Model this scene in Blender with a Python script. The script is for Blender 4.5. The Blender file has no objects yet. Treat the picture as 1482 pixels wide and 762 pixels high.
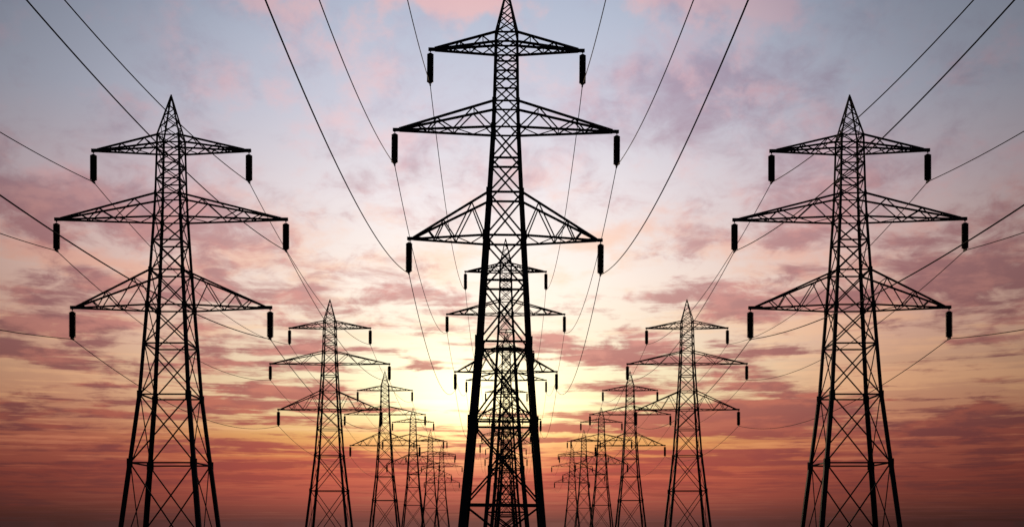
import bpy, bmesh, math, random
from mathutils import Vector, Matrix, Euler

S = bpy.context.scene
COL = S.collection
R = math.radians
EYE = 1.8                      # eye height above the field

# ------------------------------------------------------------------ camera
cam_d = bpy.data.cameras.new('camera')
cam = bpy.data.objects.new('camera', cam_d); COL.objects.link(cam)
cam.location = (0, 0, EYE); cam.rotation_euler = (R(90), 0, 0)
cam_d.sensor_width = 36.0; cam_d.lens = 39.84
cam_d.shift_x = 0.006; cam_d.shift_y = 0.2574
cam_d.clip_start = 0.1; cam_d.clip_end = 60000
S.camera = cam
S.view_settings.view_transform = 'Standard'; S.view_settings.look = 'None'
S.view_settings.exposure = 0.0; S.view_settings.gamma = 1.0
S.view_settings.use_curve_mapping = False

SUN_AZ, SUN_EL = -1.2, 5.6     # degrees; the sun stands low, just left of straight ahead

# ------------------------------------------------------------------ sky
def lin(c):
    return tuple((v/255/12.92 if v/255 <= .04045 else ((v/255+.055)/1.055)**2.4) for v in c) + (1,)

world = bpy.data.worlds.new('World'); S.world = world; world.use_nodes = True
NT = world.node_tree; NT.nodes.clear()
def node(t, **kw):
    n = NT.nodes.new(t)
    for k, v in kw.items(): setattr(n, k, v)
    return n
def put(sock, v):
    if isinstance(v, bpy.types.NodeSocket): NT.links.new(v, sock)
    else: sock.default_value = v
def M(op, a, b=None, c=None, clamp=False):
    n = node('ShaderNodeMath', operation=op, use_clamp=clamp)
    put(n.inputs[0], a)
    if b is not None: put(n.inputs[1], b)
    if c is not None: put(n.inputs[2], c)
    return n.outputs[0]
def V(op, a, b=None, c=None, out=0):
    n = node('ShaderNodeVectorMath', operation=op)
    put(n.inputs[0], a)
    if b is not None: put(n.inputs[1], b)
    if c is not None: put(n.inputs[2], c)
    return n.outputs[out]
def smooth(x, a, b, lo=0.0, hi=1.0):
    n = node('ShaderNodeMapRange', interpolation_type='SMOOTHSTEP')
    put(n.inputs[0], x)
    for i, v in enumerate((a, b, lo, hi)): n.inputs[i+1].default_value = v
    return n.outputs[0]
def mixc(f, a, b, blend='MIX'):
    n = node('ShaderNodeMix', data_type='RGBA', blend_type=blend)
    put(n.inputs[0], f); put(n.inputs[6], a); put(n.inputs[7], b)
    return n.outputs[2]
def ramp(fac, stops):
    n = node('ShaderNodeValToRGB')
    e = n.color_ramp.elements
    while len(e) > 1: e.remove(e[-1])
    for i, (p, c) in enumerate(stops):
        x = e[0] if i == 0 else e.new(p/30.0)
        x.position = p/30.0; x.color = lin(c)
    put(n.inputs[0], fac)
    return n.outputs[0]
def noise(vec, scale, detail=5.0, rough=.55, dist=0.0):
    n = node('ShaderNodeTexNoise', noise_dimensions='3D')
    put(n.inputs['Vector'], vec)
    n.inputs['Scale'].default_value = scale; n.inputs['Detail'].default_value = detail
    n.inputs['Roughness'].default_value = rough; n.inputs['Distortion'].default_value = dist
    return n

dirv = node('ShaderNodeTexCoord').outputs['Generated']
sep = node('ShaderNodeSeparateXYZ'); put(sep.inputs[0], dirv)
az = M('MULTIPLY', M('ARCTAN2', sep.outputs[0], sep.outputs[1]), 57.29578)
el = M('MULTIPLY', M('ARCSINE', sep.outputs[2]), 57.29578)
el = M('SUBTRACT', el, .25)
elp = M('MAXIMUM', el, 0.0)
elf = M('DIVIDE', elp, 30.0, clamp=True)
off_sun = M('ABSOLUTE', M('SUBTRACT', az, SUN_AZ))

# clouds lie in sheets: flat and thin low down, rounder higher up
lay = M('MULTIPLY', M('LOGARITHM', M('ADD', elp, 1.6), math.e), 4.6)
cmb = node('ShaderNodeCombineXYZ')
put(cmb.inputs[0], M('DIVIDE', az, 6.0)); put(cmb.inputs[1], lay); cmb.inputs[2].default_value = 3.7
Q = cmb.outputs[0]
warp = V('SUBTRACT', noise(Q, 1.1, 4, .6).outputs['Color'], (.5, .5, .5))
cmb2 = node('ShaderNodeCombineXYZ'); put(cmb2.inputs[0], az); put(cmb2.inputs[1], el)
flat = V('MULTIPLY', warp, (1, 1, 0))
grow = node('ShaderNodeCombineXYZ')
put(grow.inputs[0], M('MULTIPLY_ADD', elp, .12, 3.2)); put(grow.inputs[1], M('MULTIPLY_ADD', elp, .17, .5))
P = V('ADD', cmb2.outputs[0], V('MULTIPLY', flat, grow.outputs[0]))      # ragged azimuth / elevation

def blobs(table):
    acc = 0.0
    for a0, e0, ra, re, amp in table:
        d = V('MULTIPLY_ADD', P, (1/ra, 1/re, 0), (-a0/ra, -e0/re, 0))
        g = M('POWER', .3679, V('DOT_PRODUCT', d, d, out=1))
        acc = M('MULTIPLY_ADD', g, amp, acc)
    return acc

# (azimuth, elevation, half width, half height, weight) in degrees
DARK = [
 (11.5,20.3,7.0,2.1,.34),(7.0,21.0,3.2,1.3,.14),(9.5,18.2,5,1.0,.12),(20,24,4,1.6,.12),(17.5,16.6,3.5,1.5,.20),
 (-21.5,14.6,6.0,1.6,.30),(-16,14.6,5.0,1.6,.22),(-22,10.6,5.0,1.5,.30),(-17,11.2,5.0,1.0,.15),
 (-6.3,17.0,3.2,1.3,.12),(5.5,15.5,2.2,.9,.10),
 (-11,11.0,3.5,.8,.15),(-20,7.9,6,.7,.22),(-14,7.6,5,.5,.18),(-19,5.2,6,.5,.18),
 (-8,8.4,4.2,.45,.30),(-3,8.1,2.4,.4,.30),(5.5,8.4,4.4,.55,.45),(7.5,11.0,4.0,.5,.22),(3,10.5,2.0,.3,.20),
 (9.0,5.0,5.5,.75,.55),(5,5.2,2.2,.3,.35),(14,5.3,5,.9,.25),(22.5,5.2,1.9,.45,.40),(21,4.3,5,.5,.25),
 (22,11.5,4,1.2,.30),(17,10.8,5,.6,.20),(24,14,3,2,.22),(15,13.2,3,.9,.18),
 (-7,3.6,6,.5,.25),(-3,3.2,2.5,.25,.15),(6,3.2,6,.7,.25),(16,2.6,9,.8,.18),(-16,2.4,9,1.0,.18),
 (-22,1.6,5,.8,.15),(23,1.4,5,.8,.15),(2.6,4.3,1.5,.22,.25),
 (-10,6.3,5,.4,.30),(-20,6.7,5,.3,.25),(-9,10.0,4,.6,.22),(-21,9.3,4,.4,.20),(17,10.2,5,.8,.25),(24,9.5,3,.4,.30),(12,11.8,3,.5,.2),(-12,8.5,4,.4,.25),(-6,5.6,2.2,.25,.2),(11,7.7,3,.3,.2),
 (-3.4,6.7,3.2,1.2,-.55),(2.6,7.0,2.2,1.0,-.40),(-5,9.9,4,.6,-.15),(-4,13.5,5,2.0,-.15),(-5.5,11.2,4,.5,.22),(3.5,9.2,3,.35,.22),(-7,14.6,3,.7,.15),(3.5,13,4,2,-.2)]
LITE = [
 (9.6,25.0,2.6,1.5,.75),(6.6,24.2,2.0,.9,.35),(-3.5,25.2,4.5,1.1,.65),(-1.0,24.3,3,.6,.3),(-11.5,24.0,4.0,1.1,.30),(12.5,23.9,1.6,.5,.4),
 (-8,22.0,3.0,1.3,.22),(-15,19.8,4.5,1.1,.25),(-5.8,18.4,4.0,.7,.30),(4.6,17.2,4,1.0,.15),
 (-21,15.6,5,.5,.30),(-13,15.0,4,.8,.2),(5.3,13.9,2.4,.6,.45),(17,17.8,5,1.1,.25),(24,16.0,3,.7,.25),
 (-11.5,13.2,4.5,1.3,.30),(-4.5,12.9,3,.8,.25),(-20,12.3,5,.5,.25),(18,12.2,4,.8,.25),(12,13.4,3,.5,.2),
 (-22,8.9,4.5,.5,.32),(-13,9.3,5,.5,.25),(12.5,9.6,4,.6,.35),(21,8.6,5,.8,.30),(14.5,7.3,4,.5,.30),
 (-17,6.4,6,.3,.32),(-21,3.8,6,.18,.35),(-13,4.6,4,.2,.2),(20,6.9,5,.5,.3),(15,4.6,6,.15,.25),(13,3.9,5,.12,.2)]
n1 = noise(Q, .80, 6, .60, .30).outputs[0]
n2 = noise(V('ADD', Q, (11.3, 4.1, 2.0)), 1.35, 7, .62, .25).outputs[0]
n3 = noise(V('MULTIPLY_ADD', Q, (1, 1.25, 1), (3.1, 17.7, 5.0)), 2.5, 7, .62, .5).outputs[0]
n4 = noise(V('MULTIPLY_ADD', Q, (1, 1.1, 1), (31.1, 7.7, 9.0)), 2.2, 6, .6, .2).outputs[0]
fine = noise(V('MULTIPLY', Q, (.45, 2.6, 1)), 1.5, 6, .62, .3).outputs[0]   # long thin streaks
fine2 = noise(V('MULTIPLY_ADD', Q, (.35, 3.4, 1), (5.5, 2.2, 8.0)), 1.9, 6, .62, .2).outputs[0]
low = smooth(elp, 15, 6)

def amt(n, k): return M('MULTIPLY', M('SUBTRACT', n, .5), k)
dk = M('ADD', M('MULTIPLY', blobs(DARK), 1.2), amt(n1, 1.9))
dk = M('ADD', dk, M('MULTIPLY', amt(n3, 1.4), smooth(elp, 25, 14, .55, 1.0)))
dk = M('ADD', dk, M('MULTIPLY', amt(fine, 2.4), low))
dk = M('ADD', dk, smooth(elp, 13, 19, .02, -.13))
hi = smooth(elp, 12, 18)
dark_mask = M('ADD', M('MULTIPLY', smooth(dk, -.06, .42), M('SUBTRACT', 1.0, hi)), M('MULTIPLY', smooth(dk, -.22, .62), hi))
lt = M('ADD', blobs(LITE), amt(n2, 1.3))
lt = M('ADD', lt, amt(n4, 1.0))
lt = M('ADD', lt, M('MULTIPLY', amt(fine2, 2.1), low))
lt = M('ADD', lt, smooth(elp, 15, 20, 0, -.10))
lite_mask = smooth(lt, -.03, .42)

side = smooth(off_sun, 2.5, 21)
base = mixc(side,
  ramp(elf, [(0,(92,48,54)),(.6,(136,62,60)),(1.3,(176,78,68)),(2.4,(204,92,70)),(3.4,(224,124,74)),(4.3,(248,188,106)),(5.6,(255,238,176)),(7.5,(255,246,205)),(9.5,(254,238,212)),(12,(253,239,227)),(16,(238,229,232)),(20,(210,209,223)),(24,(184,192,211)),(27,(165,174,196))]),
  ramp(elf, [(0,(68,36,38)),(.6,(92,46,44)),(1.3,(124,58,52)),(2.4,(142,66,58)),(4,(172,92,74)),(5.6,(200,138,108)),(7.5,(212,162,130)),(9.5,(218,172,152)),(12,(220,184,172)),(16,(198,180,186)),(20,(172,175,191)),(24,(156,164,183)),(27,(140,148,168))]))
cloud_d = mixc(side,
  ramp(elf, [(0,(96,56,62)),(1.3,(166,72,66)),(2.4,(178,72,67)),(4,(188,82,74)),(6,(194,100,92)),(8,(182,104,102)),(10,(200,138,130)),(14,(214,174,172)),(19,(184,160,176)),(25,(176,160,184))]),
  ramp(elf, [(0,(70,43,46)),(1.3,(108,52,52)),(2.4,(116,56,56)),(4,(122,62,64)),(6,(136,76,76)),(9,(148,94,95)),(14,(170,120,124)),(18,(156,136,152)),(25,(132,128,152))]))
cloud_l = mixc(side,
  ramp(elf, [(0,(106,60,62)),(2.4,(216,106,78)),(4,(250,186,100)),(6,(255,246,200)),(10,(254,228,196)),(14,(250,212,192)),(18,(238,210,214)),(22,(230,200,206)),(25,(232,186,186))]),
  ramp(elf, [(0,(80,46,48)),(2.4,(158,78,64)),(4,(200,120,92)),(6,(224,166,124)),(9,(232,180,146)),(13,(226,170,156)),(17,(206,172,180)),(22,(186,168,184)),(25,(176,160,178))]))
cloud_r = ramp(elf, [(0,(90,48,52)),(1.3,(140,62,56)),(3,(158,72,64)),(6,(196,106,90)),(9,(212,138,128)),(14,(214,154,150)),(18,(206,168,178)),(25,(206,172,184))])
cloud_r = mixc(1.0, cloud_r, smooth(off_sun, 4, 24, 1.06, .80), 'MULTIPLY')
cloud_d = mixc(smooth(n4, .44, .62, 0, .85), cloud_d, cloud_r)
sky_col = mixc(M('MULTIPLY', lite_mask, .9), base, cloud_l)
sky_col = mixc(M('MULTIPLY', dark_mask, .92), sky_col, cloud_d)

# the glow round the hidden sun, partly cut by the cloud bars
dg = V('MULTIPLY_ADD', cmb2.outputs[0], (1/4.0, 1/2.3, 0), (1.5/4.0, -6.0/2.3, 0))
g1 = M('POWER', .3679, V('DOT_PRODUCT', dg, dg, out=1))
thin = M('MULTIPLY_ADD', dark_mask, -.75, 1.0)
sky_col = mixc(M('MULTIPLY', M('MULTIPLY', g1, thin), 1.0), sky_col, lin((255,230,172)), 'ADD')
dh = V('MULTIPLY_ADD', cmb2.outputs[0], (1/8.5, 1/6.5, 0), (1.4/8.5, -10.5/6.5, 0))
g2 = M('MULTIPLY', M('POWER', .3679, V('DOT_PRODUCT', dh, dh, out=1)), M('MULTIPLY_ADD', dark_mask, -.7, 1.0))
sky_col = mixc(M('MULTIPLY', g2, .14), sky_col, lin((255,240,222)), 'ADD')
sky_col = mixc(1.0, sky_col, smooth(M('SQRT', M('ADD', M('MULTIPLY', off_sun, off_sun), M('POWER', M('ABSOLUTE', M('SUBTRACT', elp, 10.0)), 2.0))), 15, 30, 1.0, .52), 'MULTIPLY')  # lens vignette put into the sky colour, darkening towards the corners
# away from the sunset the evening sky is dim
behind = smooth(off_sun, 30, 110)
sky_col = mixc(behind, sky_col, lin((52, 58, 76)))
nishita = node('ShaderNodeTexSky', sky_type='NISHITA', sun_disc=False)
nishita.sun_elevation = R(SUN_EL); nishita.sun_rotation = R(SUN_AZ)
nishita.air_density = 1.0; nishita.dust_density = 1.0; nishita.altitude = 0
bg1 = node('ShaderNodeBackground'); put(bg1.inputs[0], nishita.outputs[0]); bg1.inputs[1].default_value = .0006
bg2 = node('ShaderNodeBackground'); put(bg2.inputs[0], sky_col); bg2.inputs[1].default_value = 1.0
add = node('ShaderNodeAddShader'); put(add.inputs[0], bg1.outputs[0]); put(add.inputs[1], bg2.outputs[0])
wout = node('ShaderNodeOutputWorld'); put(wout.inputs[0], add.outputs[0])

# ------------------------------------------------------------------ sun
sun_d = bpy.data.lights.new('sun', 'SUN'); sun_d.energy = 2.0; sun_d.angle = R(.5); sun_d.color = (1.0, .72, .45)
sun = bpy.data.objects.new('sun', sun_d); COL.objects.link(sun)
to_sun = Vector((math.sin(R(SUN_AZ))*math.cos(R(SUN_EL)), math.cos(R(SUN_AZ))*math.cos(R(SUN_EL)), math.sin(R(SUN_EL))))
sun.rotation_euler = to_sun.to_track_quat('Z', 'Y').to_euler(); sun.location = (0, 0, 60)

# ------------------------------------------------------------------ materials
def material(name, c1, c2, scale, rough, metal=0.0, bump=0.0):
    m = bpy.data.materials.new(name); m.use_nodes = True
    t = m.node_tree; b = t.nodes['Principled BSDF']
    tc = t.nodes.new('ShaderNodeTexCoord'); n = t.nodes.new('ShaderNodeTexNoise'); r = t.nodes.new('ShaderNodeValToRGB')
    n.inputs['Scale'].default_value = scale; n.inputs['Detail'].default_value = 6
    t.links.new(tc.outputs['Object'], n.inputs['Vector']); t.links.new(n.outputs[0], r.inputs[0])
    r.color_ramp.elements[0].position = .35; r.color_ramp.elements[1].position = .68
    r.color_ramp.elements[0].color = (*c1, 1); r.color_ramp.elements[1].color = (*c2, 1)
    t.links.new(r.outputs[0], b.inputs['Base Color'])
    b.inputs['Roughness'].default_value = rough; b.inputs['Metallic'].default_value = metal
    b.inputs['Specular IOR Level'].default_value = .15
    if bump:
        u = t.nodes.new('ShaderNodeBump'); u.inputs['Strength'].default_value = bump
        t.links.new(n.outputs[0], u.inputs['Height']); t.links.new(u.outputs[0], b.inputs['Normal'])
    if name == 'dry_field': b.inputs['Specular IOR Level'].default_value = 0.0
    return m
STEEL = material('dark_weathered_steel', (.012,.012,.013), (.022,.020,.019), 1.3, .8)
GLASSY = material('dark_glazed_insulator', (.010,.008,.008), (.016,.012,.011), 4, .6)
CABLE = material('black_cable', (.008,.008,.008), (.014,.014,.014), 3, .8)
FIELD = material('dry_field', (.085,.046,.046), (.14,.080,.072), .08, 1.0, bump=.3)

# ------------------------------------------------------------------ ground
def rise(y):
    """the field climbs very gently along the pylon rows to a low crest, then falls away"""
    if y < 0: return -.26
    if y < 560: return .0066*y - .26
    return max(3.436 - (y-560)*.006, -1.2)
def link(name, bm, mat, parent=None):
    me = bpy.data.meshes.new(name); bm.to_mesh(me); bm.free()
    me.materials.append(mat)
    o = bpy.data.objects.new(name, me); COL.objects.link(o)
    if parent: o.parent = parent
    return o
bm = bmesh.new()
rng = random.Random(4)
rings = [0, 4, 9, 16, 26, 40, 60, 90, 130, 190, 280, 400, 500, 560, 640, 760, 1000, 1300, 1800, 2600, 3500, 5500, 8000, 20000, 45000]
prev = None
for r in rings:
    if r == 0:
        cur = [bm.verts.new((0, 0, -1.76))]
    else:
        cur = [bm.verts.new((r*math.sin(a*math.tau/72), r*math.cos(a*math.tau/72),
               -1.55 + rise(r*math.cos(a*math.tau/72)) + (rng.uniform(-.05, .05) if r < 700 else 0))) for a in range(72)]
    if prev:
        for i in range(72):
            j = (i+1) % 72
            if len(prev) == 1: bm.faces.new((prev[0], cur[j], cur[i]))
            else: bm.faces.new((prev[i], prev[j], cur[j], cur[i]))
    prev = cur
for f in bm.faces: f.smooth = True
bmesh.ops.recalc_face_normals(bm, faces=bm.faces)
ground = link('ground', bm, FIELD); ground['kind'] = 'structure'
if sum(p.normal.z for p in ground.data.polygons) < 0: ground.data.flip_normals()

# ------------------------------------------------------------------ member helpers
def bar(bm, a, b, w, d=None, up=None):
    """a rolled steel member from a to b: w wide, d deep"""
    a, b = Vector(a), Vector(b); d = d or w
    t = (b-a)
    if t.length < 1e-6: return
    t.normalize()
    up = Vector(up) if up else Vector((0, 1, 0))
    if abs(t.dot(up)) > .95: up = Vector((1, 0, 0))
    s = t.cross(up).normalized(); u = s.cross(t).normalized()
    vs = []
    for p in (a, b):
        for i, j in ((-1,-1),(1,-1),(1,1),(-1,1)):
            vs.append(bm.verts.new(p + s*(i*w/2) + u*(j*d/2)))
    for q in ((3,2,1,0),(4,5,6,7),(0,1,5,4),(1,2,6,5),(2,3,7,6),(3,0,4,7)):
        bm.faces.new([vs[k] for k in q])

def lathe(bm, rings, cx, cy, n=14):
    prev = None
    for r, z in rings:
        cur = [bm.verts.new((cx+r*math.cos(k*math.tau/n), cy+r*math.sin(k*math.tau/n), z)) for k in range(n)]
        if prev:
            for k in range(n):
                bm.faces.new((prev[k], cur[k], cur[(k+1) % n], prev[(k+1) % n]))
        else: bm.faces.new(cur)
        prev = cur
    bm.faces.new(prev[::-1])

SIDE = dict(
  prof=[(31.5,1.68),(27.0,1.90),(25.2,2.06),(21.1,2.52),(18.4,2.88),(11.55,3.75),(6.35,4.86),(0,6.28)],
  levels=[31.5,30.5,29.35,28.15,27.0,25.2,23.4,21.1,18.4,15.45,11.55,6.35,-1.8], peak=34.72,
  arms=[(30.5,31.5,6.0),(25.2,27.0,8.85),(18.4,21.1,7.63)],
  leg=[.15,.17,.20,.23,.26,.31,.36,.40], left=1.0, chord=.13, web=.075, diag=.085, hor=.115, ins=2.02, sag=2.7)
MIDDLE = dict(
  prof=[(40.1,1.72),(34.7,1.93),(32.65,2.06),(27.5,2.62),(24.1,3.05),(15.8,4.00),(9.57,4.95),(0,6.60)],
  levels=[40.1,39.0,37.8,36.4,34.7,32.65,30.2,27.5,24.1,20.57,15.8,9.57,3.22,-1.8], peak=43.85,
  arms=[(39.0,40.1,6.0),(32.65,34.7,8.75),(24.1,27.5,7.55)],
  leg=[.18,.23,.27,.32,.38,.44,.49,.54], left=1.18, chord=.165, web=.10, diag=.115, hor=.165, ins=2.32, sag=3.8)

def width(T, z):
    p = T['prof']
    if z >= p[0][0]: return p[0][1]
    for (z1, w1), (z0, w0) in zip(p, p[1:]):
        if z >= z0: return w0 + (w1-w0)*(z-z0)/(z1-z0)
    return p[-1][1] + (p[-1][0]-z)*.17

def leg_mesh(T, sx, sy):
    """an angle-iron leg, in spliced lengths that get heavier downwards"""
    bm = bmesh.new()
    lv = T['levels']; top = T['prof'][0][0]
    zs = [p[0] for p in T['prof']]
    cuts = sorted(set(zs + [lv[-3]]), reverse=True); cuts[-1] = -2.0
    for i, (z1, z0) in enumerate(zip(cuts, cuts[1:])):
        s = T['leg'][min(i, len(T['leg'])-1)]*(T['left'] if sx < 0 else 1.0)
        th = .30*s; out = .34*s
        vs = []
        for z in (z1+.25 if i else z1+.08, z0):
            h = width(T, z)/2
            cx, cy = h+out, h+out
            prof = [(cx,cy),(cx-s,cy),(cx-s,cy-th),(cx-th,cy-th),(cx-th,cy-s),(cx,cy-s)]
            vs.append([bm.verts.new((sx*x, sy*y, z)) for x, y in prof])
        n = 6
        for k in range(n):
            bm.faces.new((vs[0][k], vs[0][(k+1) % n], vs[1][(k+1) % n], vs[1][k]))
        bm.faces.new(vs[0]); bm.faces.new(vs[1])
        # gusset plates at the splice, one in each face
        if i:
            h = width(T, z1)/2 + out + .012
            g = s*1.25
            bar(bm, (sx*(h-.014-s*.5), sy*h, z1-g*.7), (sx*(h-.014-s*.5), sy*h, z1+g*.7), g, .022, (0, 1, 0))
            bar(bm, (sx*h, sy*(h-.014-s*.5), z1-g*.7), (sx*h, sy*(h-.014-s*.5), z1+g*.7), g, .022, (1, 0, 0))
    bmesh.ops.recalc_face_normals(bm, faces=bm.faces)
    return bm

def face_pt(face, z, T, u, inset=0.0):
    """point on one face of the shaft: u in -1..1 across it"""
    h = width(T, z)/2
    o = h - inset
    return {'f': (u*h, -o, z), 'b': (u*h, o, z), 'l': (-o, u*h, z), 'r': (o, u*h, z)}[face]

def bracing_mesh(T, face):
    bm = bmesh.new()
    lv = T['levels']; up = (0, 1, 0) if face in 'fb' else (1, 0, 0)
    d = T['diag']
    k = [1.0 + .25*i/len(lv) for i in range(len(lv))]
    for i, z in enumerate(lv[:-1]):
        bar(bm, face_pt(face, z, T, -1, .01), face_pt(face, z, T, 1, .01), T['hor']*(.75 if i < 6 else 1), .09, up)
    for i, (z1, z0) in enumerate(zip(lv, lv[1:])):
        w = d*k[i]*(.85 if i < 5 else 1)
        bar(bm, face_pt(face, z1, T, -1, .075), face_pt(face, z0, T, 1, .075), w, .05, up)
        bar(bm, face_pt(face, z1, T, 1, .150), face_pt(face, z0, T, -1, .150), w, .05, up)
        m = (z1+z0)/2
    return bm

def peak_mesh(T):
    bm = bmesh.new()
    z0, zp = T['prof'][0][0], T['peak']; h0 = T['prof'][0][1]/2
    def c(sx, sy, t):
        h = h0*(1-t) + .02*t
        return Vector((sx*h, sy*h, z0 + (zp-z0)*t))
    for sx in (-1, 1):
        for sy in (-1, 1):
            bar(bm, c(sx, sy, 0), c(sx, sy, 1), T['leg'][0]*.68)
    steps = [0, .26, .48, .66, .80]
    for (a, b, up) in (((-1,-1),(1,-1),(0,1,0)), ((-1,1),(1,1),(0,1,0)), ((-1,-1),(-1,1),(1,0,0)), ((1,-1),(1,1),(1,0,0))):
        for i, (t0, t1) in enumerate(zip(steps, steps[1:])):
            p, q = (a, b) if i % 2 == 0 else (b, a)
            bar(bm, c(*p, t0), c(*q, t1), T['web']*.8, .05, up)
            if i < 2: bar(bm, c(*q, t0)*.995+Vector((0,0,.02)), c(*p, t1), T['web']*.7, .045, up)
    bar(bm, (0, 0, zp-.35), (0, 0, zp+.12), .10, .10)
    return bm

def arm_mesh(T, arm, sx):
    zl, zu, L = arm
    bm = bmesh.new()
    hl, hu = width(T, zl)/2, width(T, zu)/2
    tipx = L - .35
    ch, wb = T['chord'], T['web']
    def low(sy, t): return Vector((sx*(hl + (tipx-hl)*t), sy*(hl*(1-t)+.10*t), zl))
    def upp(sy, t): return Vector((sx*(hu + (tipx-hu)*t), sy*(hu*(1-t)+.10*t), zu*(1-t) + (zl+.10)*t))
    for sy in (-1, 1):
        bar(bm, low(sy, 0), low(sy, 1), ch, ch*.9, (0, 0, 1))
        bar(bm, upp(sy, 0), upp(sy, 1), ch, ch*.9, (0, 1, 0))
        zig = [(0, 0), (1, .22), (0, .42), (1, .60), (0, .70), (1, .81)]
        pts = [(low if k == 0 else upp)(sy, t) for k, t in zig]
        for i, (p, q) in enumerate(zip(pts, pts[1:])):
            o = Vector((0, -sy*(.03 + .04*(i % 2)), 0))
            bar(bm, p+o, q+o, wb, .05, (0, 1, 0))
    # lacing of the bottom and the top plane
    ts = [0, .21, .42, .58, .72, .84]
    for i, (t0, t1) in enumerate(zip(ts, ts[1:])):
        s = 1 if i % 2 else -1
        o = Vector((0, 0, .04))
        bar(bm, low(s, t0)+o, low(-s, t1)+o, wb*.8, .05, (0, 0, 1))
        if i in (1, 3): bar(bm, low(1, t1)-o, low(-1, t1)-o, wb*.7, .05, (0, 0, 1))
        if i % 2 == 0 and zu-zl < 3: bar(bm, upp(1, t1)-o, upp(-1, t1)-o, wb*.7, .05, (0, 0, 1))
    # end plate that carries the insulator
    bar(bm, (sx*(L-.95), 0, zl+.04), (sx*(L+.16), 0, zl+.04), .17, .24, (0, 0, 1))
    bar(bm, (sx*L, 0, zl-.16), (sx*L, 0, zl-.02), .10, .05)
    return bm

def insulator_mesh(T, arm, sx):
    zl, zu, L = arm
    bm = bmesh.new()
    x, n, ln = sx*L, 22, T['ins']
    rr = []
    top = zl - .28
    rr += [(.025, zl-.10), (.025, top), (.15, top-.005), (.15, top-.05)]
    p = (ln-.10)/n
    for k in range(n):
        z = top - .05 - p*k
        rr += [(.195, z-p*.10), (.265, z-p*.40), (.265, z-p*.62), (.195, z-p*.90)]
    zb = top - .05 - p*n
    rr += [(.15, zb), (.15, zb-.06), (.05, zb-.065), (.05, zb-.13)]
    lathe(bm, rr, x, 0)
    # clamp that grips the wire
    bar(bm, (x, -.28, zb-.14), (x, .28, zb-.14), .12, .11)
    bmesh.ops.recalc_face_normals(bm, faces=bm.faces)
    return bm
def wire_drop(T): return .28 + .05 + (T['ins']-.10) + .14

def make_tower(T):
    root = bpy.data.objects.new('transmission_tower', None); COL.objects.link(root)
    root.empty_display_size = 2
    for sx in (-1, 1):
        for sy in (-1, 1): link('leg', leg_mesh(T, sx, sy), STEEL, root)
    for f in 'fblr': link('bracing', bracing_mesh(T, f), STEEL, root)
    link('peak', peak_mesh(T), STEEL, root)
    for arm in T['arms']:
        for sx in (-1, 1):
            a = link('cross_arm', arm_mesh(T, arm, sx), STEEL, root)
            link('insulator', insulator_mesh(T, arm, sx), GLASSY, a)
    return root
def copy_tree(o, parent=None):
    c = o.copy(); COL.objects.link(c); c.parent = parent
    for ch in list(o.children): copy_tree(ch, c)
    return c

# ------------------------------------------------------------------ the three rows of towers
def row_left(i):  d = 87.5 + 81*i; return (-25.40 - .0049*d, d)
def row_right(i): d = 87.5 + 81*i; return (26.05 + .0055*d, d)
def row_mid(i):   d = 89.3 + 79.7*i; return (0.05, d)
ORD = ['nearest and largest', 'second', 'third', 'fourth', 'fifth', 'sixth and farthest']
ROWS = [('left', row_left, SIDE, 'shorter black lattice pylon'), ('middle', row_mid, MIDDLE, 'tall black lattice pylon'),
        ('right', row_right, SIDE, 'shorter black lattice pylon')]
rl = random.Random(11)
STAND = {}
for nm, place, T, what in ROWS:
    for i in range(6):
        x, y = place(i)
        lean, yaw = (.0086, 0.0) if (nm, i) == ('middle', 0) else (R(rl.uniform(-.14, .14)), R(rl.uniform(-1.2, 1.2)))
        if (nm, i) == ('middle', 0): x -= .33
        STAND[nm, i] = ((x, y, rise(y)), (0, lean, yaw))
protos = {}
for nm, place, T, what in ROWS:
    for i in range(6):
        key = T['peak']
        if key not in protos: protos[key] = o = make_tower(T)
        else: o = copy_tree(protos[key])
        o.location, o.rotation_euler = STAND[nm, i]
        if i == 0 or i == 5: o['label'] = f"{what} with three cross arms, {ORD[i]} of the {nm} row"
        else: o['label'] = f"{what} with three cross arms, {ORD[i]} from the front of the {nm} row"
        o['category'] = 'pylon'; o['group'] = 'lattice pylons in three receding rows'

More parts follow.
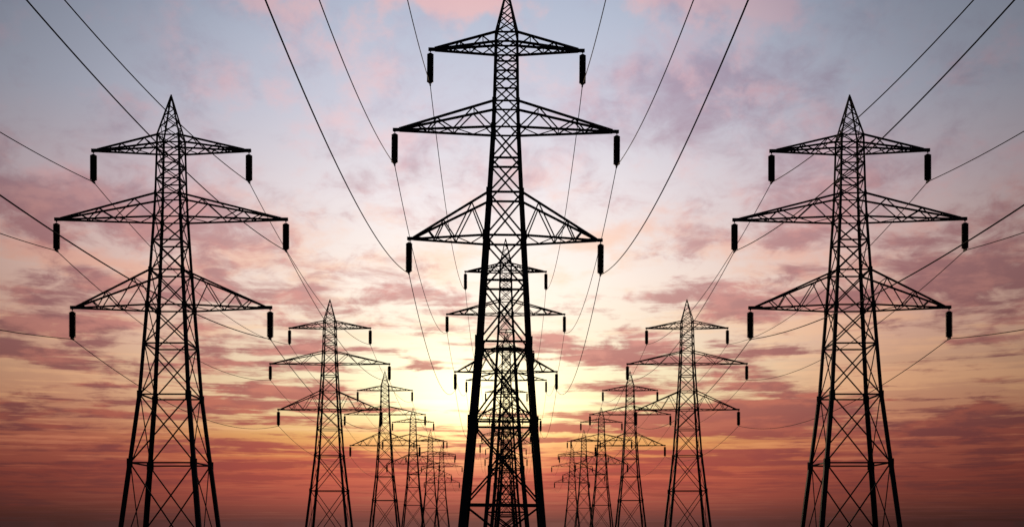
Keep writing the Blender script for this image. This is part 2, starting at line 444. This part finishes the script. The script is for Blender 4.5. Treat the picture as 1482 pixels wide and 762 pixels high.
# ------------------------------------------------------------------ wires
def tube(bm, pts, r, n=6):
    prev = None
    for i, p in enumerate(pts):
        t = (pts[min(i+1, len(pts)-1)] - pts[max(i-1, 0)]).normalized()
        s = t.cross(Vector((0, 0, 1))).normalized(); u = s.cross(t)
        cur = [bm.verts.new(p + s*(r*math.cos(k*math.tau/n)) + u*(r*math.sin(k*math.tau/n))) for k in range(n)]
        if prev:
            for k in range(n): bm.faces.new((prev[k], prev[(k+1) % n], cur[(k+1) % n], cur[k]))
        else: bm.faces.new(cur[::-1])
        prev = cur
    bm.faces.new(prev)
def attach(nm, place, i, x, z):
    if (nm, i) not in STAND:
        px, py = place(i); return Vector((px+x, py, z+rise(py)))
    loc, rot = STAND[nm, i]
    return Matrix.LocRotScale(Vector(loc), Euler(rot), None) @ Vector((x, 0, z))
FIRST = {('right', 0, -1): 3.5, ('right', 1, -1): 3.1, ('left', 0, 1): 2.95, ('left', 2, 1): 2.5,
         ('middle', 0, -1): 3.65, ('middle', 0, 1): 3.65, ('middle', 1, -1): 3.65, ('middle', 1, 1): 3.65,
         ('middle', 2, -1): 3.5, ('middle', 2, 1): 3.6}
for nm, place, T, what in ROWS:
    for ai, arm in enumerate(T['arms']):
        for sx in (-1, 1):
            zl, zu, L = arm
            z = zl - wire_drop(T)
            pts = []
            for i in range(-1, 5):               # the first span comes from a tower beside the viewer, out of the picture
                a, b = attach(nm, place, i, sx*L, z), attach(nm, place, i+1, sx*L, z)
                N = 48 if i < 1 else 24
                sag = FIRST.get((nm, ai, sx), T['sag']) if i < 0 else T['sag']
                for k in range(N + (1 if i == 4 else 0)):
                    t = k/N
                    pts.append(a.lerp(b, t) - Vector((0, 0, 4*sag*t*(1-t))))
            bm = bmesh.new(); tube(bm, pts, .031)
            for f in bm.faces: f.smooth = True
            o = link('overhead_wire', bm, CABLE)
            o['category'] = 'wire'; o['group'] = 'sagging wires strung along the pylon rows'
            lvl = ('top', 'long middle', 'lowest')[ai]
            sd = 'left' if sx < 0 else 'right'
            o['label'] = f"black wire under the {sd} end of the {lvl} arms, {nm} pylon row"
